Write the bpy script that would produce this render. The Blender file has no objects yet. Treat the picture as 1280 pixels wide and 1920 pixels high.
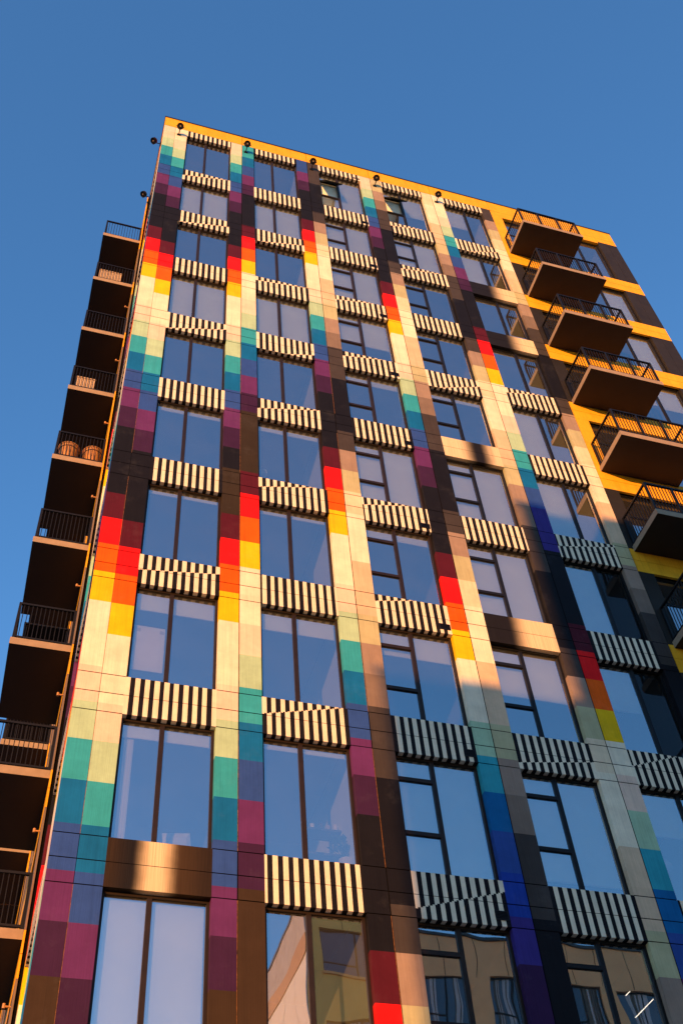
import bpy, math, random
from mathutils import Vector, Matrix
random.seed(7)
C = bpy.context.scene
COL = C.collection

# ------------------------------------------------------------------ camera, sky, sun, exposure
Z0 = 34.8                                   # height of the first sill line above the street
cam_d = bpy.data.cameras.new('camera'); cam = bpy.data.objects.new('camera', cam_d); COL.objects.link(cam)
RIGHT = Vector((0.95611867, -0.28506186, -0.06765224)); FWD = Vector((0.23094533, 0.59121764, 0.77273925))
RIGHT.normalize(); FWD = (FWD - RIGHT * FWD.dot(RIGHT)).normalized(); UP = RIGHT.cross(FWD)
M3 = Matrix((RIGHT, UP, -FWD)).transposed()
cam.matrix_world = Matrix.Translation((-0.48035, -13.42521, Z0 - 33.20329)) @ M3.to_4x4()
cam_d.sensor_fit = 'VERTICAL'; cam_d.sensor_height = 36.0; cam_d.lens = 2056.13 / 1920.0 * 36.0
cam_d.clip_start = 0.1; cam_d.clip_end = 3000.0
C.camera = cam

SUN_AZ = math.radians(33.0)                 # to the left of the facade normal
SUN_EL = math.radians(8.0)
w = bpy.data.worlds.new("World"); C.world = w; w.use_nodes = True
nt = w.node_tree; bg = nt.nodes['Background']
sky = nt.nodes.new('ShaderNodeTexSky'); sky.sky_type = 'NISHITA'; sky.sun_disc = False
sky.sun_elevation = SUN_EL; sky.sun_rotation = math.pi + SUN_AZ
sky.air_density = 1.3; sky.dust_density = 0.15; sky.ozone_density = 5.2
nt.links.new(sky.outputs[0], bg.inputs[0]); bg.inputs[1].default_value = 0.15
sl = bpy.data.lights.new('sun', 'SUN'); sl.energy = 3.0; sl.angle = math.radians(0.53); sl.color = (1.0, 0.41, 0.10)
sun = bpy.data.objects.new('sun', sl); COL.objects.link(sun)
to_sun = Vector((-math.sin(SUN_AZ) * math.cos(SUN_EL), -math.cos(SUN_AZ) * math.cos(SUN_EL), math.sin(SUN_EL)))
sun.rotation_euler = to_sun.to_track_quat('Z', 'Y').to_euler(); sun.location = (-20, -40, 60)
C.view_settings.view_transform = 'Standard'; C.view_settings.look = 'None'
C.view_settings.exposure = 1.4; C.view_settings.gamma = 1.0; C.view_settings.use_curve_mapping = False
C.cycles.max_bounces = 8; C.cycles.transparent_max_bounces = 16

# ------------------------------------------------------------------ materials
def mat(name):
    m = bpy.data.materials.new(name); m.use_nodes = True
    return m, m.node_tree, m.node_tree.nodes['Principled BSDF']
def N(t, kind, **kw):
    n = t.nodes.new(kind)
    for k, v in kw.items():
        if k in n.inputs: n.inputs[k].default_value = v
        else: setattr(n, k, v)
    return n
def noisy(name, col, rough, var=0.12, scale=3.0, bump=0.0, bscale=60.0, metal=0.0, spec=0.5):
    m, t, b = mat(name)
    tc = N(t, 'ShaderNodeTexCoord'); nz = N(t, 'ShaderNodeTexNoise', Scale=scale, Detail=6.0, Roughness=0.65)
    t.links.new(tc.outputs['Object'], nz.inputs['Vector'])
    mr = N(t, 'ShaderNodeMapRange'); mr.inputs[1].default_value = 0.3; mr.inputs[2].default_value = 0.7
    mr.inputs[3].default_value = 1 - var; mr.inputs[4].default_value = 1 + var
    t.links.new(nz.outputs[0], mr.inputs[0])
    mx = N(t, 'ShaderNodeVectorMath', operation='SCALE'); mx.inputs[0].default_value = col[:3]
    t.links.new(mr.outputs[0], mx.inputs['Scale']); t.links.new(mx.outputs[0], b.inputs['Base Color'])
    b.inputs['Roughness'].default_value = rough; b.inputs['Metallic'].default_value = metal
    b.inputs['Specular IOR Level'].default_value = spec
    if bump:
        n2 = N(t, 'ShaderNodeTexNoise', Scale=bscale, Detail=4.0); t.links.new(tc.outputs['Object'], n2.inputs['Vector'])
        bp = N(t, 'ShaderNodeBump', Strength=bump, Distance=0.01); t.links.new(n2.outputs[0], bp.inputs['Height'])
        t.links.new(bp.outputs[0], b.inputs['Normal'])
    return m

def paint_material():
    """hand painted fibre boards with a fine vertical grain; colour comes from the mural's own colour map"""
    m, t, b = mat('painted_board')
    at = N(t, 'ShaderNodeAttribute', attribute_name='paint')
    geo = N(t, 'ShaderNodeNewGeometry')
    # rolled paint mottling
    nz = N(t, 'ShaderNodeTexNoise', Scale=2.2, Detail=7.0, Roughness=0.7); t.links.new(geo.outputs['Position'], nz.inputs['Vector'])
    mr = N(t, 'ShaderNodeMapRange'); mr.inputs[1].default_value = 0.3; mr.inputs[2].default_value = 0.7
    mr.inputs[3].default_value = 0.84; mr.inputs[4].default_value = 1.10
    t.links.new(nz.outputs[0], mr.inputs[0])
    # vertical grain
    mp = N(t, 'ShaderNodeMapping'); mp.inputs['Scale'].default_value = (75, 75, 1.1)
    t.links.new(geo.outputs['Position'], mp.inputs['Vector'])
    gr = N(t, 'ShaderNodeTexNoise', Scale=1.0, Detail=3.0, Roughness=0.6); t.links.new(mp.outputs[0], gr.inputs['Vector'])
    mg = N(t, 'ShaderNodeMapRange'); mg.inputs[1].default_value = 0.3; mg.inputs[2].default_value = 0.7
    mg.inputs[3].default_value = 0.90; mg.inputs[4].default_value = 1.07
    t.links.new(gr.outputs[0], mg.inputs[0])
    ms = N(t, 'ShaderNodeMapping'); ms.inputs['Scale'].default_value = (9, 9, .35); t.links.new(geo.outputs['Position'], ms.inputs['Vector'])
    st = N(t, 'ShaderNodeTexNoise', Scale=1.0, Detail=5.0, Roughness=0.7); t.links.new(ms.outputs[0], st.inputs['Vector'])
    mst = N(t, 'ShaderNodeMapRange'); mst.inputs[1].default_value = 0.52; mst.inputs[2].default_value = 0.75
    mst.inputs[3].default_value = 1.0; mst.inputs[4].default_value = 0.80; t.links.new(st.outputs[0], mst.inputs[0])
    mu0 = N(t, 'ShaderNodeMath', operation='MULTIPLY'); t.links.new(mr.outputs[0], mu0.inputs[0]); t.links.new(mst.outputs[0], mu0.inputs[1])
    mul = N(t, 'ShaderNodeMath', operation='MULTIPLY'); t.links.new(mu0.outputs[0], mul.inputs[0]); t.links.new(mg.outputs[0], mul.inputs[1])
    sc = N(t, 'ShaderNodeVectorMath', operation='SCALE'); t.links.new(at.outputs['Color'], sc.inputs[0]); t.links.new(mul.outputs[0], sc.inputs['Scale'])
    # chalky worn patches that lighten the dark paint a little
    wn = N(t, 'ShaderNodeTexNoise', Scale=1.3, Detail=8.0, Roughness=0.75); t.links.new(geo.outputs['Position'], wn.inputs['Vector'])
    wr = N(t, 'ShaderNodeMapRange'); wr.inputs[1].default_value = 0.54; wr.inputs[2].default_value = 0.72
    wr.inputs[3].default_value = 0.0; wr.inputs[4].default_value = 0.016
    t.links.new(wn.outputs[0], wr.inputs[0])
    ad = N(t, 'ShaderNodeVectorMath', operation='ADD'); t.links.new(sc.outputs[0], ad.inputs[0])
    cb = N(t, 'ShaderNodeCombineXYZ')
    for i in range(3): t.links.new(wr.outputs[0], cb.inputs[i])
    t.links.new(cb.outputs[0], ad.inputs[1])
    t.links.new(ad.outputs[0], b.inputs['Base Color'])
    b.inputs['Roughness'].default_value = 0.6; b.inputs['Specular IOR Level'].default_value = 0.07
    bp = N(t, 'ShaderNodeBump', Strength=0.25, Distance=0.004); t.links.new(gr.outputs[0], bp.inputs['Height'])
    t.links.new(bp.outputs[0], b.inputs['Normal'])
    return m

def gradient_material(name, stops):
    """fade from black to cream across one board"""
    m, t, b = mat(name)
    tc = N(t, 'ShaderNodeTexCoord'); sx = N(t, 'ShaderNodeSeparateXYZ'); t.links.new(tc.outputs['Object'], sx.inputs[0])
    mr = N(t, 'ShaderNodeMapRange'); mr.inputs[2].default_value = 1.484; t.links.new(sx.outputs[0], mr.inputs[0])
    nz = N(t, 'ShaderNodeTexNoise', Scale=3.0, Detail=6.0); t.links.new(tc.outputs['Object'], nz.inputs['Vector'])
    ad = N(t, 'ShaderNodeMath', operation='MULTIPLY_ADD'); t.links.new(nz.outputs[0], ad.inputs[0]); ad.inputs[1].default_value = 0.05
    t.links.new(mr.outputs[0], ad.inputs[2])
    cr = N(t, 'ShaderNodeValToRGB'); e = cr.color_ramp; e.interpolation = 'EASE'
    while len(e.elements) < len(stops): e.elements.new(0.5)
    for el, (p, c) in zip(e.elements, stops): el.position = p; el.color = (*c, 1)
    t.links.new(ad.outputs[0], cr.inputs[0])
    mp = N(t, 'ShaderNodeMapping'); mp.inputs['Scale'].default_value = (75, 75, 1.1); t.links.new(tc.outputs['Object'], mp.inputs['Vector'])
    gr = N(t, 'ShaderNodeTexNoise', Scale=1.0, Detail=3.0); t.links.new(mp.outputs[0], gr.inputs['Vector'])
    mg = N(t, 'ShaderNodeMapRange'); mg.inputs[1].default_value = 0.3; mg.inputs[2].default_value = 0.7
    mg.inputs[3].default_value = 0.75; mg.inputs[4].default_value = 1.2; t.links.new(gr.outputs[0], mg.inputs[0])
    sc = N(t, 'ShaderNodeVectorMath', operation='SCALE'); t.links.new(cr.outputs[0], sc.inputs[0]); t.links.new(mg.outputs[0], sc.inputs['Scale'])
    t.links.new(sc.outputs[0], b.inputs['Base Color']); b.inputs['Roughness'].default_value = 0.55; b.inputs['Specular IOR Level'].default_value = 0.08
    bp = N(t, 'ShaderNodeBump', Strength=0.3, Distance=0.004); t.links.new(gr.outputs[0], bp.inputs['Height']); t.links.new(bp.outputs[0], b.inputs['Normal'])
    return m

def glass_material(name='window_glass', base=0.41, gain=1.1, tint=(0.88, 0.90, 0.89, 1), dust=0.020):
    m = bpy.data.materials.new(name); m.use_nodes = True; t = m.node_tree; t.nodes.clear()
    out = N(t, 'ShaderNodeOutputMaterial'); mix = N(t, 'ShaderNodeMixShader')
    tr = N(t, 'ShaderNodeBsdfTransparent'); tr.inputs[0].default_value = tint
    gl = N(t, 'ShaderNodeBsdfGlossy'); gl.inputs['Roughness'].default_value = 0.0; gl.inputs[0].default_value = (0.88, 0.89, 0.90, 1)
    geo = N(t, 'ShaderNodeNewGeometry'); oi = N(t, 'ShaderNodeObjectInfo')
    av = N(t, 'ShaderNodeVectorMath', operation='ADD'); t.links.new(geo.outputs['Position'], av.inputs[0])
    nz = N(t, 'ShaderNodeTexNoise', Scale=0.9, Detail=1.0); t.links.new(av.outputs[0], nz.inputs['Vector'])
    mv = N(t, 'ShaderNodeVectorMath', operation='SCALE'); cbx = N(t, 'ShaderNodeCombineXYZ')
    for i in range(3): t.links.new(oi.outputs['Random'], cbx.inputs[i])
    mv.inputs['Scale'].default_value = 40.0; t.links.new(cbx.outputs[0], mv.inputs[0]); t.links.new(mv.outputs[0], av.inputs[1])
    bp = N(t, 'ShaderNodeBump', Strength=0.5, Distance=0.009); t.links.new(nz.outputs[0], bp.inputs['Height'])
    t.links.new(bp.outputs[0], gl.inputs['Normal'])
    fr = N(t, 'ShaderNodeFresnel', IOR=1.75)
    ml = N(t, 'ShaderNodeMath', operation='MULTIPLY_ADD'); ml.inputs[1].default_value = gain; ml.inputs[2].default_value = base
    ml.use_clamp = True
    t.links.new(fr.outputs[0], ml.inputs[0]); t.links.new(ml.outputs[0], mix.inputs[0])
    t.links.new(tr.outputs[0], mix.inputs[1]); t.links.new(gl.outputs[0], mix.inputs[2]); 
    df = N(t, 'ShaderNodeBsdfDiffuse'); df.inputs[0].default_value = (.72, .72, .70, 1)
    m2 = N(t, 'ShaderNodeMixShader'); dn = N(t, 'ShaderNodeTexNoise', Scale=1.6, Detail=6.0, Roughness=.7); t.links.new(av.outputs[0], dn.inputs['Vector'])
    dr = N(t, 'ShaderNodeMapRange'); dr.inputs[1].default_value = .3; dr.inputs[2].default_value = .7; dr.inputs[3].default_value = dust * .7; dr.inputs[4].default_value = dust * 1.3
    t.links.new(dn.outputs[0], dr.inputs[0]); t.links.new(dr.outputs[0], m2.inputs[0]); t.links.new(mix.outputs[0], m2.inputs[1]); t.links.new(df.outputs[0], m2.inputs[2])
    t.links.new(m2.outputs[0], out.inputs[0])
    return m

MAT = {
 'paint': paint_material(),
 'gap': noisy('joint_backing', (0.004, 0.0035, 0.003), 0.9, spec=0.05),  # near-black backing behind the panel joints
 'frame': noisy('bronze_frame', (0.016, 0.010, 0.007), 0.5, 0.25, 5.0, spec=0.22),
 'frame_dark': noisy('dark_frame', (0.006, 0.006, 0.007), 0.5, 0.2, 5.0, spec=0.2),
 'glass': glass_material(), 'glass_dark': glass_material('dark_open_pane', 0.02, .25, (.12, .13, .15, 1), .01),  # second one: dark pane standing in for the shaded room behind open sashes
 'blind': noisy('roller_blind', (0.78, 0.82, 0.70), 0.9, 0.05, 1.5, 0.1, 200),
 'room': noisy('room_wall', (0.30, 0.29, 0.28), 0.9, 0.06, 1.0),
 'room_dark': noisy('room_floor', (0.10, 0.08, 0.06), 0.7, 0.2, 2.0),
 'concrete': noisy('slab_edge', (0.27, 0.205, 0.14), 0.85, 0.14, 4.0, 0.2),
 'soffit_shaded': noisy('side_soffit', (0.009, 0.0055, 0.0035), 0.8, 0.22, 1.5, 0.15),  # darker copy of the same soffit, its shade put into the colour
 'soffit': noisy('slab_soffit', (0.024, 0.015, 0.0075), 0.8, 0.22, 1.5, 0.15),  # lighter, warmer copy; orange bounce off the wall put into the colour
 'rail': noisy('black_steel', (0.006, 0.006, 0.007), 0.5, 0.2, 8.0, spec=0.2),
 'dark_panel': noisy('charcoal_panel', (0.018, 0.0155, 0.013), 0.65, 0.25, 2.0, 0.1, spec=0.2),
 'joint_glint': noisy('ochre_glint', (0.20, 0.085, 0.016), 0.7, 0.9, 14.0),
 'cap': noisy('roof_cap', (0.016, 0.015, 0.015), 0.4, 0.2, 3.0),
 'roof': noisy('roof_felt', (0.12, 0.12, 0.12), 0.95, 0.2, 2.0),
 'wood': noisy('warm_wood', (0.42, 0.20, 0.055), 0.55, 0.25, 6.0, 0.2),
 'palewood': noisy('pale_wood', (0.46, 0.34, 0.22), 0.7, 0.2, 6.0, 0.2),
 'chrome': noisy('chrome', (0.75, 0.75, 0.75), 0.2, 0.05, 6.0, metal=1.0),
 'white': noisy('white_paint', (0.74, 0.73, 0.70), 0.6, 0.05, 2.0),
 'leaf': noisy('houseplant_leaf', (0.045, 0.09, 0.03), 0.5, 0.4, 8.0),
}

# palette of the mural
PAL = dict(
 C=(.78,.71,.53), P=(.77,.585,.45), G=(.37,.56,.37), T=(.032,.33,.41), B=(.006,.13,.35), U=(.026,.075,.30),
 M=(.105,.028,.125), D=(.040,.014,.050), K=(.009,.009,.012), W=(.075,.009,.018), R=(.76,.010,.011),
 O=(.78,.105,.004), Y=(.80,.50,.006),
 tn=(.64,.48,.32), pc=(.72,.60,.41), kh=(.44,.43,.25), tp=(.30,.225,.175), t2=(.19,.145,.115), db=(.050,.043,.040), OR=(.76,.385,.022))
RAIN = ['U','M','D','K','K','K','W','R','O','Y','C','C','P','G','T','B']       # index n mod 16
TANS = {0:'K',1:'db',2:'tp',3:'kh',4:'pc',5:'C',6:'C',7:'tn',8:'tn',9:'kh',10:'tp',11:'t2',12:'db',13:'db',14:'K',15:'K'}
rain = lambda sh, sh2=None, n2=99: (lambda n: PAL[RAIN[(n + (sh2 if n >= n2 else sh)) % 16]])
PAL.update(BR=(.042,.027,.016), OL=(.034,.025,.015), IN=(.042,.030,.20), VI=(.036,.014,.062), U2=(.014,.05,.33))  # extra tones for single cells: browner blacks, bluer purples, deeper blue
def custom(f, over): return lambda n: PAL[over[n]] if n in over else f(n)
tans = lambda sh: (lambda n: PAL[TANS[(n + sh) % 16]])
_br = {n: 'BR' for n in range(33, 40)}
STRIP = {'0a': custom(rain(0), {35: 'BR', 36: 'BR', 37: 'BR'}), '0b': custom(rain(-1), {36: 'BR', 37: 'BR'}), '1L': custom(rain(0), {19: 'K', 20: 'OL', 21: 'OL', 35: 'BR', 36: 'BR', 37: 'BR'}),
         '1R': custom(rain(2), {17: 'OL', 18: 'OL', 19: 'OL', 33: 'BR', 34: 'BR', 35: 'BR'}), '2L': rain(4), '2R': tans(0),
         '3L': custom(rain(0, 1, 28), {32: 'U2', 33: 'IN', 34: 'VI', 35: 'VI'}),
         '3R': tans(-3), '4L': tans(-8), '4R': custom(rain(-2, -1, 28), {19: 'IN', 20: 'IN'}), '5L': tans(5)}
CELL = 0.7457
zc = lambda n: 0.02 - CELL * n               # top of colour cell n (local heights; first sill line = 0)

# ------------------------------------------------------------------ mesh helpers
class MB:
    def __init__(s): s.v = []; s.f = []; s.mi = []; s.fc = []; s.mats = []
    def m(s, key):
        if key not in s.mats: s.mats.append(key)
        return s.mats.index(key)
    def face(s, pts, key, col=(0.5, 0.5, 0.5)):
        b = len(s.v); s.v += [tuple(p) for p in pts]; s.f.append(tuple(range(b, b + len(pts)))); s.mi.append(s.m(key)); s.fc.append(col)
    def box(s, x0, x1, y0, y1, z0, z1, key, col=(0.5, 0.5, 0.5), skip=''):
        P = lambda x, y, z: (x, y, z)
        q = {'f': [(x0,y0,z0),(x1,y0,z0),(x1,y0,z1),(x0,y0,z1)], 'k': [(x1,y1,z0),(x0,y1,z0),(x0,y1,z1),(x1,y1,z1)],
             'l': [(x0,y1,z0),(x0,y0,z0),(x0,y0,z1),(x0,y1,z1)], 'r': [(x1,y0,z0),(x1,y1,z0),(x1,y1,z1),(x1,y0,z1)],
             't': [(x0,y0,z1),(x1,y0,z1),(x1,y1,z1),(x0,y1,z1)], 'b': [(x0,y1,z0),(x1,y1,z0),(x1,y0,z0),(x0,y0,z0)]}
        for k, f in q.items():
            if k not in skip: s.face(f, key, col)
    def tube(s, a, b, r, key, n=8, r2=None, caps=True):
        a = Vector(a); b = Vector(b); d = (b - a).normalized(); r2 = r if r2 is None else r2
        u = d.orthogonal().normalized(); w_ = d.cross(u)
        A = [a + (u * math.cos(t) + w_ * math.sin(t)) * r for t in [2 * math.pi * i / n for i in range(n)]]
        B = [b + (u * math.cos(t) + w_ * math.sin(t)) * r2 for t in [2 * math.pi * i / n for i in range(n)]]
        for i in range(n):
            j = (i + 1) % n; s.face([A[i], A[j], B[j], B[i]], key)
        if caps: s.face(A[::-1], key); s.face(B, key)
    def build(s, name, parent=None, loc=(0, 0, 0), xf=None, bevel=0.0):
        me = bpy.data.meshes.new(name)
        vs = [Vector(v) for v in s.v]
        if xf: vs = [xf(v) for v in vs]
        me.from_pydata([tuple(v) for v in vs], [], s.f)
        for k in s.mats: me.materials.append(MAT[k])
        me.polygons.foreach_set('material_index', s.mi)
        if 'paint' in s.mats:
            ca = me.color_attributes.new('paint', 'FLOAT_COLOR', 'CORNER'); i = 0
            for f, c in zip(s.f, s.fc):
                for _ in f: ca.data[i].color = (*c, 1); i += 1
        me.update()
        return link(name, me, parent, loc)
def link(name, me, parent=None, loc=(0, 0, 0)):
    o = bpy.data.objects.new(name, me); COL.objects.link(o); o.location = loc
    if parent: o.parent = parent
    return o
def empty(name, loc=(0, 0, 0), label=None, cat=None, group=None, rz=0):
    o = bpy.data.objects.new(name, None); COL.objects.link(o); o.location = loc; o.rotation_euler = (0, 0, rz); tag(o, label, cat, group); return o
def tag(o, label=None, cat=None, group=None, kind=None):
    if label: o['label'] = label
    if cat: o['category'] = cat
    if group: o['group'] = group
    if kind: o['kind'] = kind
    return o

# ------------------------------------------------------------------ setting
g = MB(); g.face([(-900, -900, 0), (900, -900, 0), (900, 900, 0), (-900, 900, 0)], 'roof'); tag(g.build('ground'), kind='structure')
MAT['asphalt'] = noisy('asphalt', (0.05, 0.05, 0.052), 0.9, 0.25, 1.5, 0.3, 80)
MAT['paving'] = noisy('paving', (0.22, 0.205, 0.19), 0.85, 0.18, 1.0, 0.2)
g = MB(); g.face([(-200, -25, .004), (200, -25, .004), (200, -9, .004), (-200, -9, .004)], 'asphalt'); tag(g.build('road'), kind='structure')
g = MB(); g.box(-200, 200, -8.9, 30, 0, .13, 'paving', skip='b'); tag(g.build('pavement'), kind='structure')
g = MB(); g.box(-200, 200, -30, -25.1, 0, .13, 'paving', skip='b'); tag(g.build('pavement'), kind='structure')
g = MB()
for i in range(-30, 30): g.face([(i*6, -17.1, .008), (i*6+3, -17.1, .008), (i*6+3, -16.95, .008), (i*6, -16.95, .008)], 'white')
tag(g.build('road_marking'), kind='structure')

# ------------------------------------------------------------------ the tower
TW = empty('apartment_tower', (0, 0, 0), 'tall apartment tower with rainbow colour blocks and black and white striped panels', 'building')
H = 3.0; DM = 0.387; DB = 0.770
J = [0.376] + [2.617 + 2.2433 * k for k in range(5)]          # bay joints, J[0] is the corner strip joint
WX0, WX1 = 0.392, 1.876                                        # opening within a bay, from its joint
NS = 11                                                        # sill lines 1..11
T_ = lambda s: -(s - 1) * H
G = 0.008                                                      # half width of a panel joint
TOP = 3.26; PAR = 3.97; BOT = T_(NS)
zlines = []                                                    # horizontal joints all the way down
for s in range(1, NS + 1): zlines += [T_(s), T_(s) - DM, T_(s) - DB]
def vspans():
    e = [TOP] + zlines
    return [(e[i] - (G if i else G), e[i + 1] + G) for i in range(len(e) - 1)]
SP = vspans()
def cells(z1, z0):
    """pieces of (top, bottom, n) of the colour grid between two heights"""
    n = math.floor((0.02 - z1) / CELL + 1e-6); out = []
    while zc(n) > z0 + 1e-6:
        a = min(z1, zc(n)); b = max(z0, zc(n + 1))
        if a - b > 1e-4: out.append((a, b, max(n, -4)))
        n += 1
    return out
UPW = lambda v: Vector((v.x, v.y, v.z + Z0))

def strip_faces(mb, a, b, colf, to3, ga, gb, reveal_a=None, reveal_b=None):
    """one painted strip from a to b along the wall; to3(u, depth, z) gives the point"""
    for (z1, z0) in SP:
        for (t, bo, n) in cells(z1, z0):
            c = colf(n); k = random.uniform(0.96, 1.04); c = tuple(x * k for x in c)
            a_ = a + ga; b_ = b - gb
            mb.face([to3(a_, 0, bo), to3(b_, 0, bo), to3(b_, 0, t), to3(a_, 0, t)], 'paint', c)
            if reveal_a: mb.face([to3(a_, reveal_a, bo), to3(a_, 0, bo), to3(a_, 0, t), to3(a_, reveal_a, t)], 'paint', c)
            if reveal_b: mb.face([to3(b_, 0, bo), to3(b_, reveal_b, bo), to3(b_, reveal_b, t), to3(b_, 0, t)], 'paint', c)
front = lambda u, d, z: (u, d, z)
left = lambda u, d, z: (d, u, z)
def flip(mb, i0):
    for i in range(i0, len(mb.f)): mb.f[i] = mb.f[i][::-1]
ZB = BOT - DB
# piers: painted boards on a dark backing
LW = [(0, 0.385, 0.766), (0.766, 2.25)]
for k in range(6):
    mb = MB()
    if k == 0:
        x0, x1 = 0.0, J[0] + WX0
        strip_faces(mb, 0.0, J[0], STRIP['0a'], front, 0.0, 0.004)
        strip_faces(mb, J[0], x1, STRIP['0b'], front, 0.004, 0.0, None, 0.1)
        i0 = len(mb.f)
        strip_faces(mb, 0.0, 0.385, rain(-4), left, 0.0, G)
        strip_faces(mb, 0.385, 0.766, rain(-5), left, G, 0.0, None, 0.1)
        flip(mb, i0)
        mb.box(0.012, x1 - 0.012, 0.012, 0.30, ZB, TOP, 'gap'); mb.box(0.013, 0.30, 0.30, 0.754, ZB, TOP, 'gap')
    elif k < 5:
        x0, x1 = J[k] - (2.2433 - WX1), J[k] + WX0
        strip_faces(mb, x0, J[k], STRIP['%dL' % k], front, 0.0, G, 0.1, None)
        strip_faces(mb, J[k], x1, STRIP['%dR' % k], front, G, 0.0, None, 0.1)
        mb.box(x0 + 0.012, x1 - 0.012, 0.012, 0.30, ZB, TOP, 'gap')
    else:
        x0, x1 = J[5] - (2.2433 - WX1), J[5]
        strip_faces(mb, x0, x1, STRIP['5L'], front, 0.0, G, 0.1, None)
        mb.box(x0 + 0.012, x1 - 0.002, 0.012, 0.30, ZB, TOP, 'gap')
    if k < 3:                                                     # gold glint of the vertical joints, put in as an ochre bead
        for (z1, z0) in SP:
            if z1 - z0 > 1.5 and z1 < -5: mb.box(J[k] - .003, J[k] + .0035, .003, .0115, z0, z1, 'joint_glint')
    mb.build('pier', TW, xf=UPW)

# parapet band
mb = MB(); xs = [0.0] + J[1:] + [16.5]
for a, b in zip(xs, xs[1:]): mb.box(a + (G if a else 0), b - G * (b < 16), 0, 0.05, TOP + G, PAR, 'paint', PAL['OR'])
mb.box(0.012, 16.49, 0.03, 0.3, TOP - .02, PAR - .01, 'gap')
mb.box(0.0, 0.05, 0.05, 16.5, TOP + G, PAR, 'paint', PAL['OR']); mb.box(0.03, 0.3, 0.3, 16.4, TOP - .02, PAR - .01, 'gap')
mb.box(16.45, 16.5, 0.05, 16.5, TOP + G, PAR, 'paint', PAL['OR']); mb.box(0.05, 16.45, 16.45, 16.5, TOP + G, PAR, 'paint', PAL['OR'])
mb.build('parapet', TW, xf=UPW)
mb = MB()
for b in ((-0.02, 16.52, -0.02, 0.34), (-0.02, 0.34, 0.34, 16.2), (16.16, 16.52, 0.34, 16.2), (-0.02, 16.52, 16.2, 16.52)): mb.box(*b, PAR, PAR + 0.06, 'cap')
mb.build('parapet_cap', TW, xf=UPW)
mb = MB(); mb.box(0.3, 16.2, 0.3, 16.2, TOP - .1, TOP + .1, 'roof'); mb.build('roof', TW, xf=UPW)

# striped spandrel boards
BAYX = [(J[0] if k == 0 else J[k]) + 0 for k in range(5)]
OPEN = [(J[k] + WX0, J[k] + WX1) for k in range(5)]
OPEN[0] = (J[0] + WX0, 2.25)
BLK = (.010,.009,.011); CRM = (.78, .71, .53)
def stripes(mb, w, z1, zm, z0, nper, phase, brk, shift, startblack):
    p = w / nper
    ncol = int(nper * 2) + 2
    def colr(x, ph): return BLK if (math.floor((x / p + ph) * 2) % 2 == (0 if startblack else 1)) else CRM
    rows = [(z1, (zm + G * .6) if zm else z0)] + ([(zm - G * .6, z0)] if zm else [])
    q = p / 8; nq = int(round(w / q)); jit = {}
    def jx(i, lo):
        if i in (0, nq): return i * q
        return i * q + jit.setdefault((i, lo), random.uniform(-.005, .005))
    for (ra, rb) in rows:
        for lo in (False, True):
            ph = phase + (shift if lo else 0)
            i = 0
            while i < nq:
                c = colr((i + .5) * q, ph); j = i
                zb = brk((math.floor(((i + .5) * q / p + phase) * 2 + .5) / 2) * p / w) if brk else None
                while j < nq and colr((j + .5) * q, ph) == c and (not brk or brk((math.floor(((j + .5) * q / p + phase) * 2 + .5) / 2) * p / w) == zb): j += 1
                if brk is None:
                    a, b = (ra, rb) if not lo else (None, None)
                else:
                    zz = z1 - (z1 - z0) * min(1, max(0, zb))
                    a, b = (ra, max(rb, zz)) if not lo else (min(ra, zz), rb)
                if a is not None and a - b > 1e-4:
                    xa, xb = jx(i, lo), jx(j, lo)
                    mb.face([(xa, 0, b), (xb, 0, b), (xb, 0, a), (xa, 0, a)], 'paint', c)
                i = j
    lo = brk is not None; i = 0                                   # the paint wraps round the bottom edge
    ph = phase + (shift if lo else 0)
    while i < nq:
        c = colr((i + .5) * q, ph); j = i
        while j < nq and colr((j + .5) * q, ph) == c: j += 1
        xa, xb = jx(i, lo), jx(j, lo); cc = tuple(x * .55 for x in c) if c == CRM else c
        mb.face([(xa, 0.1, z0), (xb, 0.1, z0), (xb, 0, z0), (xa, 0, z0)], 'paint', c); i = j
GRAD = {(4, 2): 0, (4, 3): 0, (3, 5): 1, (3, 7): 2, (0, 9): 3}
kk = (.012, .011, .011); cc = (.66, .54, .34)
MAT['fade_right'] = gradient_material('board_fade_right', [(0, kk), (.42, kk), (.80, cc), (1, cc)])
MAT['fade_centre'] = gradient_material('board_fade_centre', [(0, cc), (.30, cc), (.60, kk), (.68, kk), (.95, cc), (1, cc)])
MAT['fade_wide'] = gradient_material('board_fade_wide', [(0, kk), (.36, kk), (.66, cc), (1, cc)])
MAT['fade_band'] = gradient_material('board_fade_band', [(0, (.030, .019, .010)), (.27, kk), (.46, cc), (.52, cc), (.72, (.045, .028, .014)), (1, (.024, .016, .010))])
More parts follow.
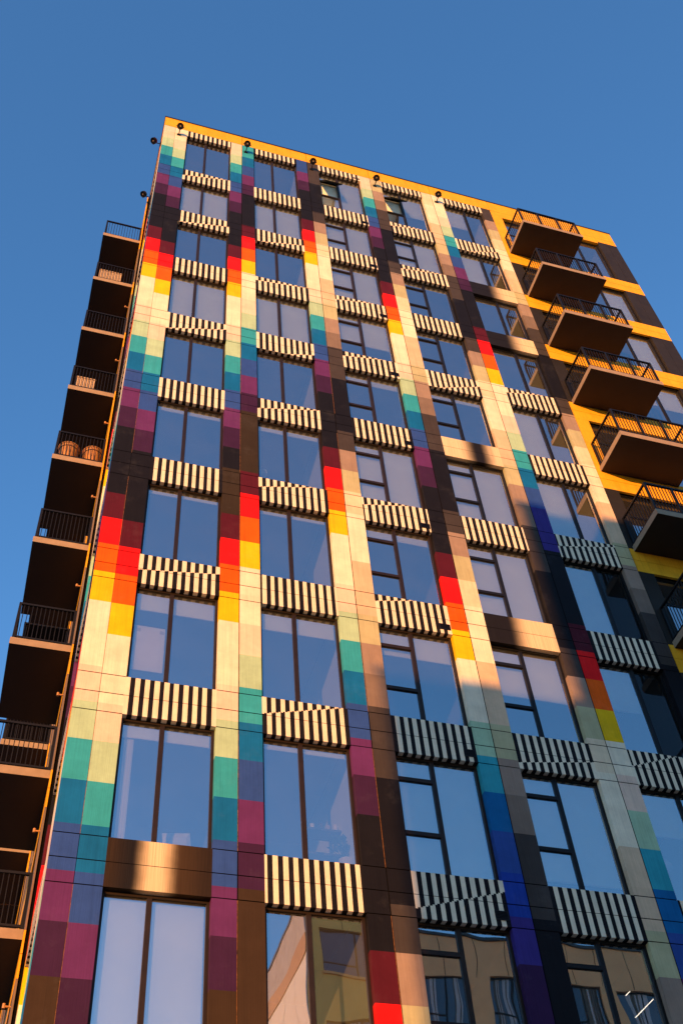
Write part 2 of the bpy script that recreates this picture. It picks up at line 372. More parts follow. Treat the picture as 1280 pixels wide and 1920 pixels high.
# break line of the painted stripes per (column, sill): start and end height fraction from the top
BRK = {(0,1):(.62,.0),(0,2):(1.0,.45),(0,4):(1.05,.35),(0,7):(.55,.25),
       (1,2):(1.1,.5),(1,3):(.3,.0),(1,5):(.55,.0),(1,6):(.42,-.1),(1,4):(1.3,.7),(1,8):(.5,.0),
       (2,3):(.35,-.1),(2,4):(.3,-.1),(2,6):(.35,-.1),(2,7):(.25,-.2),(2,9):(.8,.25),
       (3,1):(.4,-.1),(3,2):(.4,.0),(3,4):(1.2,.4),(3,8):(.85,.55),
       (4,1):(1.3,.4),(4,4):(.35,-.1),(4,6):(.55,.1),(4,8):(.5,-.2)}
for k in range(5):
    x0, x1 = OPEN[k]; w_ = x1 - x0
    for s in range(0, NS + 1):
        if s == 0: z1, zm, z0 = TOP - G, None, 2.79
        else: z1, zm, z0 = T_(s), T_(s) - DM, T_(s) - DB
        mb = MB()
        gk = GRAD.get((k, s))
        if gk is None:
            b = BRK.get((k, s)); rnd = random.Random(k * 31 + s)
            brk = (lambda f, b=b: b[0] + (b[1] - b[0]) * f) if b else None
            stripes(mb, w_, z1, zm, z0, 9.5, rnd.choice([0, .5, 0, .25]), brk, 0.5, rnd.random() < .5)
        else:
            key = ['fade_right', 'fade_centre', 'fade_wide', 'fade_band'][gk]
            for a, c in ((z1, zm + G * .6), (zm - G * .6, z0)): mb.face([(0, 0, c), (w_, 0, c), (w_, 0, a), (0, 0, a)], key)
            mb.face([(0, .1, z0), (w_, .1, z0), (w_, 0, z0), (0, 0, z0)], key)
        mb.box(0, w_, 0.012, 0.10, z0 + .001, z1 - .004, 'gap', skip='b'); mb.box(0, w_, 0.10, 0.30, z0, z1 - .004, 'gap')
        mb.face([(0, 0, z1), (w_, 0, z1), (w_, .30, z1), (0, .30, z1)], 'frame')
        o = mb.build('spandrel_panel', TW, (x0, 0, Z0))
        if gk is not None: o['label'] = 'plain spandrel panel with a black to cream fade'
        if k == 2:                                               # grille at the right end
            vb = MB(); vx0 = w_ - .235; vz = z0 + .10; vh = .15 if s else .08
            vb.box(vx0, vx0 + .22, -.012, .011, vz, vz + .015, 'frame_dark'); vb.box(vx0, vx0 + .22, -.012, .011, vz + vh - .015, vz + vh, 'frame_dark')
            vb.box(vx0, vx0 + .015, -.012, .011, vz + .015, vz + vh - .015, 'frame_dark'); vb.box(vx0 + .205, vx0 + .22, -.012, .011, vz + .015, vz + vh - .015, 'frame_dark')
            vb.box(vx0 + .015, vx0 + .205, -.002, .009, vz + .015, vz + vh - .015, 'gap')
            nsl = 5 if s else 3
            for i in range(nsl): zz = vz + .02 + i * (vh - .035) / nsl; vb.box(vx0 + .015, vx0 + .205, -.010, -.004, zz, zz + .010, 'frame_dark')
            vb.build('vent_grille', TW, (x0, 0, Z0))

# windows
def bars(mb, segs, y0, y1, key):
    for (a, b, c, d) in segs: mb.box(a, b, y0, y1, c, d, key)
BLIND = {0:[0,1,.03,1,.03,.09,.07,.2,.12,1,.2], 1:[0,1,0,1,.03,.1,.07,.2,.06,0,.3], 2:[1,1,1,.62,.14,1,.12,.27,1,0,.2],  # third column's lowest full blind is added to brighten the shaded pane
         3:[.55,1,.06,.05,.1,1,1,.52,.9,0,.3], 4:[.5,1,.05,.05,1,1,1,.5,.4,.2,.3]}
FW = .045; GY = .13
def window(k, r, x0, x1, z0, z1, typ, blind, parent, place, roomdepth=3.2):
    w_ = x1 - x0; h = z1 - z0
    mb = MB(); seg = [(0, FW, 0, h), (w_ - FW, w_, 0, h), (FW, w_ - FW, 0, FW), (FW, w_ - FW, h - FW, h)]
    mu = {'two': .655, 'awning': .665, 'even': .80}[typ]
    seg.append((mu - .037, mu + .037, FW, h - FW))
    panes = [(FW, mu - .037, FW, h - FW), (mu + .037, w_ - FW, FW, h - FW)]
    sash = None
    if typ == 'awning':
        ta, tb = h - .415, h - .485; ba, bb = h - 1.44, h - 1.51
        if h > 2.5: ta, tb, ba, bb = h - .55, h - .62, h - 1.7, h - 1.77
        seg += [(FW, mu - .037, tb, ta), (FW, mu - .037, bb, ba)]
        panes = [(FW, mu - .037, ta, h - FW), (FW, mu - .037, ba, tb), (FW, mu - .037, FW, bb), panes[1]]
        if r == 0: sash = panes.pop(1)
    bars(mb, seg, .10, .165, 'frame' if k < 3 else 'frame_dark')
    mb.box(0, w_, .165, .30, -.0, .02, 'frame_dark')
    f = mb.build('window', parent, place)
    for (a, b, c, d) in panes:
        p = MB(); p.box(a - .004, b + .004, GY, GY + .012, c - .004, d + .004, 'glass_dark' if k == 4 and r in (6, 7) and a > .5 else 'glass', skip='lrtbk'); p.build('glass_pane', f)
    if sash:
        a, b, c, d = sash; p = MB()
        hh = d - c; ang = math.radians(24)
        p.box(0, b - a, -.02, .02, -hh, -hh + .045, 'frame_dark'); p.box(0, b - a, -.02, .02, -.045, 0, 'frame_dark')
        p.box(0, .045, -.02, .02, -hh + .045, -.045, 'frame_dark'); p.box(b - a - .045, b - a, -.02, .02, -hh + .045, -.045, 'frame_dark')
        s_ = p.build('open_sash', f, (a, .10, d)); s_.rotation_euler = (-ang, 0, 0)
        s_['label'] = 'awning sash standing open'
        p = MB(); p.face([(a, .10, d), (b, .10, d), (b, .10 - hh * math.sin(ang), d - hh * math.cos(ang)), (a, .10 - hh * math.sin(ang), d - hh * math.cos(ang))][::-1], 'glass'); p.build('glass_pane', f)
    if blind > 0.02:
        xs_ = [(FW + .01, mu - .02), (mu + .02, w_ - FW - .01)]
        if typ == 'even': xs_ = xs_[:1]
        for (a, b) in xs_:
            hb = (h - .02) * min(1, blind) if blind < 1 else h - .03
            p = MB(); p.box(a, b, .20, .206, h - hb, h, 'blind'); p.box(a, b, .195, .212, h - hb - .02, h - hb, 'white'); p.build('roller_blind', f)
    # the room behind
    p = MB(); D = roomdepth
    p.face([(-.3, D, -.5), (w_ + .3, D, -.5), (w_ + .3, D, h + .25), (-.3, D, h + .25)], 'room')
    p.face([(-.3, .30, -.5), (-.3, D, -.5), (-.3, D, h + .25), (-.3, .30, h + .25)], 'room')
    wr_ = w_ + (.02 if k in (1, 4) else .3)
    p.face([(wr_, .30, -.5), (wr_, D, -.5), (wr_, D, h + .25), (wr_, .30, h + .25)], 'blind' if k in (1, 4) else 'room')
    p.face([(-.3, .30, h + .25), (w_ + .3, .30, h + .25), (w_ + .3, D, h + .25), (-.3, D, h + .25)], 'room')
    p.face([(-.3, .30, -.5), (w_ + .3, .30, -.5), (w_ + .3, D, -.5), (-.3, D, -.5)], 'room_dark')
    for (a, b, c, d) in ((-.3, 0, -.5, h + .25), (w_, w_ + .3, -.5, h + .25), (0, w_, -.5, 0), (0, w_, h, h + .25)):
        p.face([(a, .30, c), (b, .30, c), (b, .30, d), (a, .30, d)], 'room')
    p.build('room', f)
    return f
for k in range(5):
    typ = 'two' if k < 2 else ('awning' if k < 4 else 'even')
    for r in range(NS):
        z1 = 2.79 if r == 0 else T_(r) - DB
        window(k, r, *OPEN[k], T_(r + 1), z1, typ, BLIND[k][r], TW, (OPEN[k][0], 0, Z0 + T_(r + 1)))

# ------------------------------------------------------------------ right section with the balconies
RX0, RX1 = J[5], 16.5; OX0, OX1 = 11.98, 15.73
mb = MB(); ORANGE_ROWS = {0, 4}
for s in range(1, NS + 1):
    for a, b in ((T_(s) - .001, T_(s) - DM + G * .6), (T_(s) - DM - G * .6, T_(s) - DB)):
        mb.box(RX0 + G, RX1, 0.0, 0.06, b, a, 'paint', PAL['OR'])
    mb.box(RX0 + .01, RX1 - .01, .02, .30, T_(s) - DB + .004, T_(s) - .006, 'gap')
for r in range(NS):
    z1 = TOP if r == 0 else T_(r) - DB; z0 = T_(r + 1)
    if r == 0:
        mb.box(OX0, OX1, 0.0, .3, 2.83, TOP - .002, 'paint', PAL['OR']); z1 = TOP - .002
        mb.box(OX1 + .001, RX1, 0, .3, 2.95, z1, 'paint', PAL['OR']); zr = 2.948
    else: zr = z1
    if r in ORANGE_ROWS: mb.box(RX0 + G, OX0, .001, .30, z0 + .002, z1 - .002, 'paint', PAL['OR'])
    else: mb.box(RX0 + G, OX0, .001, .30, z0 + .002, z1 - .002, 'dark_panel')
    mb.box(OX1 + .001, 16.105, .001, .30, z0 + .002, zr - .002, 'dark_panel'); mb.box(16.113, RX1, .001, .30, z0 + .002, zr - .002, 'dark_panel')
mb.build('balcony_wall', TW, xf=UPW)
def balcony_window(z0, z1, parent, place, w_, blind):
    h = z1 - z0; mus = [.95, 1.9, 2.85]; mb = MB()
    bars(mb, [(0, FW, 0, h), (w_ - FW, w_, 0, h), (FW, w_ - FW, 0, FW), (FW, w_ - FW, h - FW, h)], .10, .165, 'frame_dark')
    for m_ in mus: mb.box(m_ - .035, m_ + .035, .10, .165, FW, h - FW, 'frame_dark')
    mb.box(FW, mus[0] - .035, .11, .16, h * .62, h * .62 + .05, 'frame_dark')
    f = mb.build('window', parent, place); e = [FW] + mus + [w_ - FW]
    for i in range(4):
        a = e[i] + (.035 if i else 0); b = e[i + 1] - (.035 if i < 3 else 0)
        p = MB(); p.face([(a, GY, FW), (b, GY, FW), (b, GY, h - FW), (a, GY, h - FW)], 'glass'); p.build('glass_pane', f)
        if blind[i] > 0:
            p = MB(); p.box(a, b, .20, .206, h - h * blind[i], h, 'blind'); p.build('roller_blind', f)
    p = MB(); D = 4
    p.face([(0, D, -.3), (w_, D, -.3), (w_, D, h), (0, D, h)], 'room'); p.face([(0, .3, -.3), (0, D, -.3), (0, D, h), (0, .3, h)], 'room')
    p.face([(w_, .3, -.3), (w_, D, -.3), (w_, D, h), (w_, .3, h)], 'room'); p.face([(0, .17, h - .002), (w_, .17, h - .002), (w_, D, h - .002), (0, D, h - .002)], 'room')
    p.face([(0, .17, -.0), (w_, .17, -.0), (w_, D, -.3), (0, D, -.3)], 'room_dark'); p.build('room', f)
    return f
BB = [(0,0,0,0),(0,0,0,1),(0,0,.2,1),(0,0,.45,.5),(0,0,0,.1),(0,0,0,0),(0,0,.3,0)]
for r in range(NS):
    z1 = 2.83 if r == 0 else T_(r) - DB; z0 = T_(r + 1)
    balcony_window(z0, z1, TW, (OX0, 0, Z0 + z0), OX1 - OX0, BB[r % 7])

def railing(mb, x0, x1, y0, y1, zs, wall, posts):
    """three sided railing; wall is 'back' (y1 side) or 'right' (x1 side)"""
    zt = zs + 1.0; zb = zs + .07; R = .022
    def run(a, b, nb, ps):
        a = Vector(a); b = Vector(b)
        ax = abs(b.x - a.x) > abs(b.y - a.y)
        def bar(p, q, r, z0, z1):
            x0_, x1_ = sorted((p.x, q.x)); y0_, y1_ = sorted((p.y, q.y)); mb.box(x0_ - r, x1_ + r, y0_ - r, y1_ + r, z0, z1, 'rail')
        bar(a, b, .024, zt - .045, zt); bar(a, b, .017, zb - .02, zb + .02)
        for i in range(1, nb):
            p = a.lerp(b, i / nb); bar(p, p, .0075, zb + .02, zt - .045)
        for t in ps:
            p = a.lerp(b, t); bar(p, p, .025, zs - .12 if False else zs, zt - .046)
    e = .05
    if wall == 'back':
        run((x0 + e, y0 + e, 0), (x1 - e, y0 + e, 0), 24, posts)
        run((x0 + e, y0 + e + .05, 0), (x0 + e, y1 - .03, 0), 12, [1]); run((x1 - e, y0 + e + .05, 0), (x1 - e, y1 - .03, 0), 12, [1])
    else:
        run((x0 + e, y0 + e, 0), (x1 - .03, y0 + e, 0), 13, [0, 1]); run((x0 + e, y1 - e, 0), (x1 - .03, y1 - e, 0), 13, [0, 1])
        run((x0 + e, y0 + e + .05, 0), (x0 + e, y1 - e - .05, 0), 24, [.33, .67])
def make_balcony(x0, x1, y0, y1, wall, posts):
    hx, hy = x1 - x0, y1 - y0
    mb = MB(); mb.box(0, hx, 0, hy, 0, .17, 'concrete', skip='b'); mb.face([(0, hy, 0), (hx, hy, 0), (hx, 0, 0), (0, 0, 0)], 'soffit' if wall == 'back' else 'soffit_shaded')
    sl_ = mb.build('balcony', TW, (x0, y0, Z0))
    rb = MB(); railing(rb, 0, hx, 0, hy, .17, wall, posts); rl = rb.build('railing', sl_)
    return sl_, rl
def copy_balcony(src, z):
    s0, r0 = src; s_ = s0.copy(); COL.objects.link(s_); s_.location.z = Z0 + z
    r_ = r0.copy(); COL.objects.link(r_); r_.parent = s_
    return s_
SLAB = -.085                                                    # slab underside below the sill line
src = make_balcony(11.71, 13.86, -1.15, -.002, 'back', [0, .333, .667, 1])
src[0].location.z = Z0 + T_(1) + SLAB
for s in range(2, NS + 1): copy_balcony(src, T_(s) + SLAB)

# ------------------------------------------------------------------ left facade (seen along its length)
def lbox(mb, y0, y1, d0, d1, z0, z1, key, col=(.5, .5, .5)): mb.box(d0, d1, y0, y1, z0, z1, key, col)
mb = MB(); i0 = 0
strip_faces(mb, 2.25, 2.60, rain(-8), left, 0.0, 0.0, .1, None); flip(mb, 0)
mb.box(.012, .30, 2.262, 2.60, ZB, TOP, 'gap'); mb.build('pier', TW, xf=UPW)
mb = MB(); strip_faces(mb, 7.45, 7.90, rain(-3), left, 0.0, 0.0, None, .1); strip_faces(mb, 9.20, 9.45, tans(2), left, 0.0, 0.0, .1, None); flip(mb, 0)
mb.box(.012, .30, 7.45, 7.888, ZB, TOP, 'gap'); mb.box(.012, .30, 9.212, 9.45, ZB, TOP, 'gap'); mb.build('pier', TW, xf=UPW)
for (ya, yb) in ((.766, 2.25), (7.90, 9.20)):
    for s in range(0, NS + 1):
        z1, z0 = (TOP - G, 2.79) if s == 0 else (T_(s), T_(s) - DB)
        mb = MB(); n_ = 19
        for i in range(n_):
            a = ya + (yb - ya) * i / n_; b = ya + (yb - ya) * (i + 1) / n_; c = BLK if i % 2 else CRM
            mb.face([(0, b, z0), (0, a, z0), (0, a, z1), (0, b, z1)], 'paint', c); mb.face([(0, a, z0), (0, b, z0), (.1, b, z0), (.1, a, z0)], 'paint', c)
        mb.box(.012, .30, ya, yb, z0 + .001, z1, 'gap'); mb.build('spandrel_panel', TW, xf=UPW)
    for r in range(NS):
        z1 = 2.79 if r == 0 else T_(r) - DB; z0 = T_(r + 1); h = z1 - z0
        mb = MB(); w_ = yb - ya
        for (a, b, c, d) in ((0, FW, 0, h), (w_ - FW, w_, 0, h), (FW, w_ - FW, 0, FW), (FW, w_ - FW, h - FW, h), (w_ / 2 - .03, w_ / 2 + .03, FW, h - FW)):
            mb.box(.10, .165, a, b, c, d, 'frame')
        f = mb.build('window', TW, (0, ya, Z0 + z0))
        p = MB(); p.face([(GY, w_ - FW, FW), (GY, FW, FW), (GY, FW, h - FW), (GY, w_ - FW, h - FW)], 'glass'); p.build('glass_pane', f)
        p = MB(); p.box(.20, .206, .02, w_ - .02, 0, h, 'blind'); p.build('roller_blind', f)
mb = MB(); PX = -.09                                            # the orange balcony sections stand proud of the wall
for (ya, yb) in ((2.60, 7.45), (9.45, 14.3)):
    for s in range(0, NS + 1):
        z1, z0 = (TOP, 2.83) if s == 0 else (T_(s), T_(s) - DB)
        for a, b in ((z1 - .001, (z1 + z0) / 2 + G * .6), ((z1 + z0) / 2 - G * .6, z0)):
            mb.box(PX, PX + .03, ya, yb, b, a, 'paint', PAL['OR'])
        mb.box(PX + .031, .3, ya + .04, yb - .04, z0 + .004, z1 - .006, 'gap')
    for r in range(NS):
        z1 = 2.83 if r == 0 else T_(r) - DB; z0 = T_(r + 1)
        for a, b in ((ya, ya + .4), (yb - .75, yb)):
            mb.box(PX + .001, PX + .03, a, b, z0 + .002, z1 - .002, 'paint', PAL['OR'] if r in ORANGE_ROWS else PAL['t2'])
            mb.box(PX + .031, .3, a + .04 * (a == ya), b - .04 * (b == yb), z0 + .002, z1 - .002, 'gap')
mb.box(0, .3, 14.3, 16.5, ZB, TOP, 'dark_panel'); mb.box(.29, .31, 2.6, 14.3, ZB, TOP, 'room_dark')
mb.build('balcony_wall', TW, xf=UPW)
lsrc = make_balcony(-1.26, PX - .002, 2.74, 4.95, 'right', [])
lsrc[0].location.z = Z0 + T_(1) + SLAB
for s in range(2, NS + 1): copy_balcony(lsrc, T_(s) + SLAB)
for s in range(1, NS + 1):
    b_ = copy_balcony(lsrc, T_(s) + SLAB); b_.location.y = 9.60
    b_ = copy_balcony(lsrc, T_(s) + SLAB); b_.location.y = 11.86
# rest of the body and the base
mb = MB()
mb.box(16.2, 16.48, .3, 16.2, ZB, TOP, 'dark_panel'); mb.box(.3, 16.48, 16.2, 16.48, ZB, TOP, 'dark_panel')
mb.box(4.5, 16.2, 4.6, 16.2, ZB, TOP - .1, 'dark_panel'); mb.build('rear_wall', TW, xf=UPW)
mb = MB(); mb.box(0, 16.5, 0, 16.5, .13 - Z0, ZB - .002, 'dark_panel')
for i in range(6): mb.box(.5 + i * 2.7, 2.7 + i * 2.7, -.03, .0, .5 - Z0, 2.9 - Z0, 'frame_dark')
mb.build('base', TW, xf=UPW)

# ------------------------------------------------------------------ floodlights on the parapet
def floodlight(loc, rz, label):
    o = empty('floodlight', loc, label, 'lamp', 'round floodlights below the parapet', rz)
    p = MB()
    prof = [(.0, -.10), (.06, -.10), (.10, -.06), (.112, .0), (.112, .05), (.10, .05), (.095, .035), (0, .035)]   # radius, depth
    n = 20
    for (ra, da), (rb, db) in zip(prof, prof[1:]):
        for i in range(n):
            t0, t1 = 2 * math.pi * i / n, 2 * math.pi * (i + 1) / n
            P = lambda r, d, t: (r * math.cos(t), -d, r * math.sin(t))
            q = [P(ra, da, t0), P(ra, da, t1), P(rb, db, t1), P(rb, db, t0)]
            q = q[:3] if ra == 0 and False else q
            p.face(q, 'rail')
    hd = p.build('lamp_head', o, (0, -.24, 0)); hd.rotation_euler = (math.radians(58), 0, 0); hd.scale = (.98, .9, .98)
    p = MB(); n = 20
    p.face([(.07 * math.cos(2 * math.pi * i / n), -.038, .07 * math.sin(2 * math.pi * i / n)) for i in range(n)], 'dark_panel'); p.build('lens', hd)
    p = MB(); p.tube((0, -.04, 0), (0, -.052, 0), .022, 'palewood', 12); p.build('hub', hd)
    p = MB()                                                     # yoke and wall arm
    pts = [Vector((.125 * math.cos(t), -.24, -.125 * math.sin(t) - .01)) for t in [math.pi * i / 10 for i in range(11)]]
    for a, b in zip(pts, pts[1:]): p.tube(a, b, .011, 'rail', 6)
    p.tube((0, -.24, -.135), (0, -.02, -.135), .016, 'rail', 8); p.box(-.06, .06, -.02, -.001, -.20, -.07, 'rail')
    p.build('bracket', o)
    return o
FLN = ['floodlight at the rainbow corner, above the first striped strip', 'floodlight over the teal strip between the first and second window columns',
       'floodlight over the dark taupe strip between the second and third window columns', 'floodlight over the beige strip between the third and fourth window columns',
       'floodlight over the cream strip nearest the balconies']
for i, (x, lb) in enumerate(zip((.50, 2.74, 5.0, 7.24, 9.49), FLN)):
    floodlight((x, 0, Z0 + 2.82), 0, 'black round ' + lb)
floodlight((0, .45, Z0 + 2.82), -math.pi / 2, 'black round floodlight on the side wall, just round the corner under the roof')
floodlight((0, 2.35, Z0 + 2.82), -math.pi / 2, 'black round floodlight on the side wall, lower in view above the side balconies')

# ------------------------------------------------------------------ furniture on the side balconies
def tub_chair(loc, rz, label):
    o = empty('tub_chair', loc, label, 'chair', 'wooden tub chairs on the side balcony', rz)
    p = MB(); n = 20; A0, A1 = -.10, 1.20
    P = lambda R, t, z: (R * math.cos(t), -R * math.sin(t), z)
    for i in range(n):
        t0 = math.pi * (A0 + A1 * i / n); t1 = math.pi * (A0 + A1 * (i + 1) / n); tm = (t0 + t1) / 2
        for (ta, tb, dr) in ((t0, tm, 0.0), (tm, t1, .006)):          # curved staves
            p.face([P(.185 + dr, ta, .20), P(.185 + dr, tb, .20), P(.245 + dr, tb, .70), P(.245 + dr, ta, .70)], 'wood')
            p.face([P(.165, tb, .20), P(.165, ta, .20), P(.225, ta, .70), P(.225, tb, .70)], 'wood')
    p.build('backrest', o)
    p = MB()
    for i in range(n):
        t0 = math.pi * (A0 + A1 * i / n); t1 = math.pi * (A0 + A1 * (i + 1) / n)
        for R, z, q in ((.248, .71, .02), (.236, .60, .012)): p.tube(P(R, t0, z), P(R, t1, z), q, 'wood' if z > .65 else 'rail', 6)
    p.build('rim', o)
    p = MB(); p.tube((0, 0, .19), (0, 0, .24), .175, 'wood', 20); p.build('seat', o)
    for a in (.05, .95, 1.25, 1.75):
        p = MB(); t = math.pi * a; p.tube((.12 * math.cos(t), -.12 * math.sin(t), .19), (.26 * math.cos(t), -.22 * math.sin(t), .0), .014, 'chrome', 8); p.build('leg', o)
    return o
FL = lambda s: Z0 + T_(s) + SLAB + .17
tub_chair((-.92, 3.09, FL(5)), .15, 'round slatted wooden tub chair at the outer end of the side balcony')
tub_chair((-.34, 3.09, FL(5)), -.15, 'round slatted wooden tub chair on the side balcony, next to the wall')
def crate(loc, w_, d_, h_, label, cat='box'):
    o = empty('storage_box', loc, label, cat)
    p = MB(); p.box(0, w_, 0, d_, 0, h_, 'palewood'); p.build('body', o)
    p = MB(); p.box(-.015, w_ + .015, -.015, d_ + .015, h_ + .001, h_ + .04, 'palewood'); p.build('lid', o)
crate((-1.12, 2.84, FL(2)), .66, .45, .66, 'wide pale wooden storage box behind the railing of the second side balcony from the top')
crate((-1.10, 2.84, FL(4)), .48, .45, .58, 'small pale storage box behind the railing of the fourth side balcony from the top')
p = MB()
# side table on the seventh side balcony
o = empty('side_table', (-.62, 3.3, FL(7)), 'dark metal table behind the railing of a low side balcony', 'table')
p = MB(); p.box(-.45, .45, -.30, .30, .66, .70, 'rail'); p.build('tabletop', o)
for sx in (-1, 1):
    for sy in (-1, 1):
        p = MB(); p.box(sx * .40 - .018, sx * .40 + .018, sy * .25 - .018, sy * .25 + .018, 0, .659, 'rail'); p.build('leg', o)

# ------------------------------------------------------------------ buildings across the street (they shade the tower and show in its panes)
MAT['opp_tan'] = noisy('tan_render', (0.95, 0.47, 0.20), 0.8, 0.12, 0.6, 0.1)
MAT['opp_grey'] = noisy('grey_render', (0.42, 0.40, 0.37), 0.8, 0.12, 0.6, 0.1)
MAT['opp_glass'] = noisy('dark_glazing', (0.03, 0.045, 0.07), 0.08, 0.2, 1.0, spec=0.8)
MAT['opp_gold'] = noisy('gold_render', (0.85, 0.50, 0.13), 0.8, 0.12, 0.6, 0.1)
MAT['opp_sill'] = noisy('orange_sill', (0.80, 0.36, 0.12), 0.7, 0.1, 2.0)
MAT['curtain'] = noisy('curtain', (0.5, 0.48, 0.5), 0.9, 0.15, 2.0)
def opposite(label, x0, x1, y1, dep, hgt, body, pitch, sillz, wh, lively=False):
    o = empty('apartment_block', ((x0 + x1) / 2, y1 - dep / 2, .13), label, 'building')
    cx, cy = (x0 + x1) / 2, y1 - dep / 2; X0, X1 = x0 - cx, x1 - cx; Y = y1 - cy
    p = MB(); p.box(X0, X1, -Y, Y - .25, 0, hgt, body); 
    nf = int((hgt - 1.9 - sillz) // pitch) + 1; cols = int((X1 - X0 - .6) // 3.2); cw = (X1 - X0) / cols
    zt = [sillz + (hgt - 2.0 - wh - sillz) - i * pitch for i in range(40) if sillz + (hgt - 2.0 - wh - sillz) - i * pitch > 3.2]
    # front skin with true openings
    prev = hgt
    for z in zt + [None]:
        a = (z + wh) if z is not None else 0
        p.box(X0, X1, Y - .25, Y, a, prev - .012, body if prev == hgt or body != 'opp_tan' else 'dark_panel')
        if lively and prev == hgt:
            for q_ in range(1, int((X1 - X0) / 1.6)): p.box(X0 + q_ * 1.6, X0 + q_ * 1.6 + .03, Y - .01, Y + .003, a + .02, prev - .05, 'gap')
        if z is None: break
        for c in range(cols):
            xa = X0 + c * cw; p.box(xa, xa + .55, Y - .25, Y, z, z + wh - .003, body); p.box(xa + cw - .55, xa + cw, Y - .25, Y, z, z + wh - .003, body)
        prev = z
    p.build('wall', o)
    if lively:
        p = MB()                                                  # pale panelled end wall with a bronze band
        n = 8; d = 2 * Y / n
        for i in range(n):
            a = -Y + i * d
            p.box(X0 - .06, X0 - .003, a + .015, a + d - .015, .3, hgt - 3.2, 'white'); p.box(X0 - .06, X0 - .003, a + .015, a + d - .015, hgt - 2.2, hgt - .02, 'curtain')
        p.box(X0 - .10, X0 - .003, -Y, Y, hgt - 3.19, hgt - 2.21, 'wood'); p.build('end_cladding', o)
    p = MB(); p.box(X0 - .1, X1 + .1, -Y - .1, Y + .1, hgt, hgt + .15, 'cap'); p.build('roof', o)
    for z in zt[:5]:
        for c in range(cols):
            if c > 9: break
            xa = X0 + c * cw + .55; ww = cw - 1.1
            p = MB()
            for (a, b, c_, d) in ((0, .06, 0, wh), (ww - .06, ww, 0, wh), (.06, ww - .06, 0, .06), (.06, ww - .06, wh - .06, wh), (ww * .5 - .03, ww * .5 + .03, .06, wh - .06), (.06, ww * .5 - .03, .6, .66)):
                p.box(a, b, Y - .20, Y - .12, c_, d, 'frame_dark' if lively else 'white')
            f = p.build('window', o, (xa, 0, z))
            q = MB(); q.face([(ww, Y - .16, 0), (0, Y - .16, 0), (0, Y - .16, wh), (ww, Y - .16, wh)], 'opp_glass'); q.build('glass_pane', f)
            if lively:
                q = MB(); rr = random.Random(c * 7 + int(z))
                for k in range(rr.randint(1, 3)):
                    a = rr.uniform(.1, ww - .6); b = a + rr.uniform(.25, .6); kx = 6; 
                    for i in range(kx): q.box(a + (b - a) * i / kx, a + (b - a) * (i + 1) / kx, Y - .155, Y - .150 + .012 * (i % 2), .05, wh - .05, rr.choice(['curtain', 'curtain', 'room_dark']))
                q.build('curtain', f)
                q = MB(); q.box(-.05, ww + .05, Y + .001, Y + .09, -.16, -.02, 'opp_sill'); q.build('sill', f)
    return o
opposite('lower grey block across the street with flat roof', -14.3, -10.45, -30, 16, Z0 - 20.2 + 30 * math.tan(SUN_EL) / math.cos(SUN_AZ), 'opp_grey', 3.0, 1.2, 1.8)
opposite('wide grey block across the street with flat roof', -10.4, -2.5, -30, 16, Z0 - 14.3 + 30 * math.tan(SUN_EL) / math.cos(SUN_AZ), 'opp_grey', 3.0, 1.2, 1.8)
opposite('tall tan corner block across the street with a pale end wall', 12.8, 17.4, -30, 16, 29.9, 'opp_gold', 4.1, 1.2, 2.2, True)
opposite('long orange apartment block across the street, mirrored in the lowest windows', 17.45, 44.0, -30, 16, 28.2, 'opp_tan', 4.1, 1.2, 2.3, True)

# ------------------------------------------------------------------ things seen behind the panes
def L(x, y, z): return (x, y, Z0 + z)
o = empty('paper_sheet', L(1.10, .17, -20.66), 'large white sheet taped inside the left pane, below a half lowered blind', 'sheet')
p = MB(); p.box(-.26, .26, 0, .004, 0, 1.02, 'white'); p.build('sheet', o)
for x in (-.235, .165):
    p = MB(); p.box(x, x + .075, -.003, -.001, .88, .96, 'curtain'); p.build('tape_patch', o)
o = empty('cushion', L(1.80, .62, -24.0), 'white pointed cushions leaning at the bottom of the pane above the fading panel', 'cushion')
p = MB()
for (cx, w_, h_, t) in ((-.22, .30, .30, -.15), (.05, .42, .62, .12), (.27, .34, .36, .3)):
    n = 6                                                          # pillow shaped, corner up
    grid = [[None] * (n + 1) for _ in range(n + 1)]
    for side in (-1, 1):
        for i in range(n + 1):
            for j in range(n + 1):
                u, v = i / n * 2 - 1, j / n * 2 - 1; bul = .07 * (1 - u * u) ** .6 * (1 - v * v) ** .6
                a, b = u * w_ / 2, v * h_ / 2; ca, sa = math.cos(t), math.sin(t)
                grid[i][j] = (cx + a * ca - b * sa, side * bul, h_ / 2 + a * sa + b * ca)
        for i in range(n):
            for j in range(n):
                q = [grid[i][j], grid[i + 1][j], grid[i + 1][j + 1], grid[i][j + 1]]; p.face(q if side < 0 else q[::-1], 'white')
p.build('cover', o)
def globe(loc, r_, label):
    o = empty('globe_lamp', loc, label, 'lamp'); p = MB(); n, m_ = 16, 10
    S = lambda i, j: (r_ * math.sin(math.pi * j / m_) * math.cos(2 * math.pi * i / n), r_ * math.sin(math.pi * j / m_) * math.sin(2 * math.pi * i / n), -r_ * math.cos(math.pi * j / m_))
    for i in range(n):
        for j in range(m_): p.face([S(i, j), S(i + 1, j), S(i + 1, j + 1), S(i, j + 1)], 'white')
    p.build('lamp_shade', o); p = MB(); p.tube((0, 0, r_), (0, 0, r_ + 1.3), .006, 'rail', 6); p.build('cord', o)
globe(L(10.26, .7, -22.89), .12, 'white globe pendant lamp behind the pane low at the right edge')
globe(L(3.24, .5, -14.16), .10, 'small white globe lamp at the lower left of a pane beside a worn black strip')
o = empty('wall_shelf', L(4.2, 1.0, -23.3), 'dark sloping shelf with jars behind the pane above a striped panel', 'shelf')
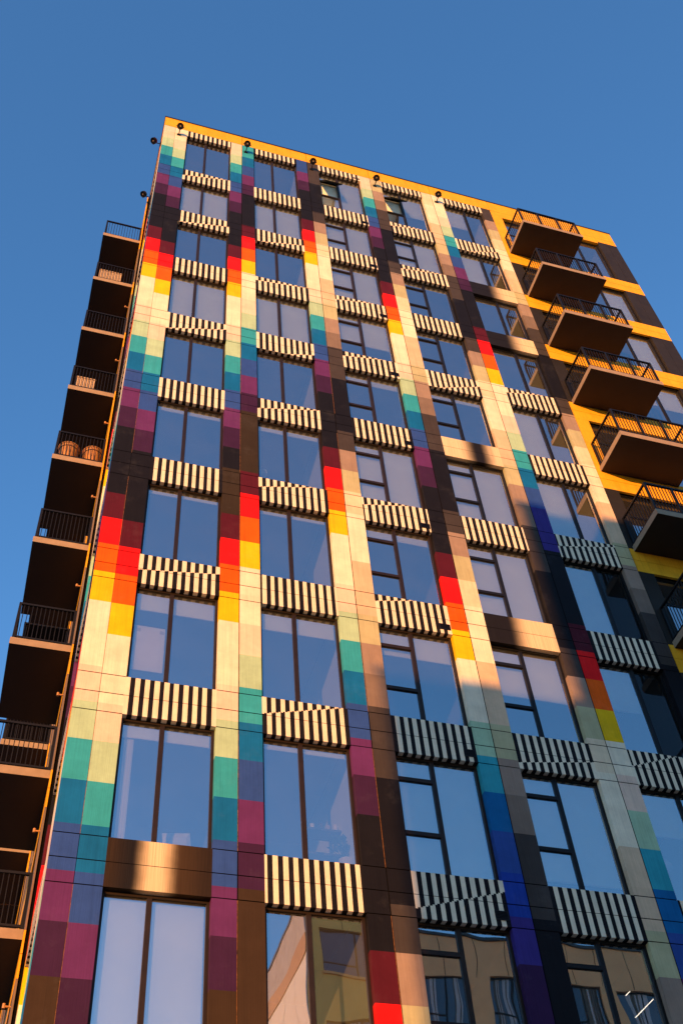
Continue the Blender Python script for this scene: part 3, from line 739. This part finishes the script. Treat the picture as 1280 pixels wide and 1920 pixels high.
p = MB(); p.box(-.25, .42, -.14, .14, 0, .04, 'room_dark'); p.box(-.25, .42, -.14, .14, .45, .49, 'room_dark'); p.box(.38, .42, -.14, .14, .04, .45, 'room_dark'); p.build('board', o)
for i, x in enumerate((-.14, .0, .13, .25)):
    p = MB(); p.tube((x, -.03, .491), (x, -.03, .62 + .03 * (i % 2)), .035, ['white', 'wood', 'palewood', 'white'][i], 10); p.build('jar', o)
o = empty('houseplant', L(4.46, .62, -23.75), 'leafy potted plant at the lower right behind the pane above a striped panel', 'plant')
p = MB(); p.tube((0, 0, 0), (0, 0, .22), .09, 'white', 12, .12); p.build('pot', o)
p = MB(); rr = random.Random(3)
for i in range(26):
    t = rr.uniform(0, 6.28); e = rr.uniform(.5, 1.4); ln = rr.uniform(.3, .62); d = Vector((math.cos(t) * math.cos(e), math.sin(t) * math.cos(e) * .6, math.sin(e)))
    a = Vector((0, 0, .2)); b = a + d * ln; sd = d.cross(Vector((0, 0, 1))).normalized() * .055
    p.face([a + d * ln * .55, a + d * ln * .8 + sd, b + Vector((0, 0, -.04)), a + d * ln * .8 - sd], 'leaf'); p.tube(a, a + d * ln * .6, .004, 'leaf', 4)
p.build('foliage', o)
MAT['tube_light'], t_, b_ = mat('tube_light'); b_.inputs['Emission Color'].default_value = (1, .86, .68, 1); b_.inputs['Emission Strength'].default_value = 1.3
for (a, b, lb) in (((8.72, .5, -25.72), (9.14, .5, -25.39), 'long lit tube lamp inside the lowest right window'), ((8.66, .5, -25.39), (8.75, .5, -25.32), 'short lit tube lamp inside the lowest right window')):
    o = empty('tube_lamp', L(*a), lb, 'lamp'); d = Vector(b) - Vector(a)
    p = MB(); p.tube((0, 0, 0), d, .005, 'tube_light', 8); p.build('tube', o)
    p = MB(); p.tube((0, .026, .006), d + Vector((0, .026, .006)), .010, 'white', 8); p.build('fitting', o)

# small brass wall lights under the side balconies
mb = MB(); 
for s_ in range(2, NS):
    mb = MB(); z = T_(s_) - 1.05
    mb.tube((PX, 2.9, z), (PX - .10, 2.9, z), .016, 'wood', 8); mb.tube((PX - .10, 2.9, z - .03), (PX - .10, 2.9, z + .04), .024, 'wood', 8)
    mb.build('wall_light', TW, xf=UPW)

o = empty('curtain', L(.94, .225, -23.95), 'narrow white curtain drawn to the left edge of the pane above the fading panel', 'curtain')
p = MB()
for i in range(8): p.box(-.07 + i * .018, -.052 + i * .018, .012 * (i % 2), .014 + .012 * (i % 2), 0, 2.0, 'white')
p.build('cloth', o)
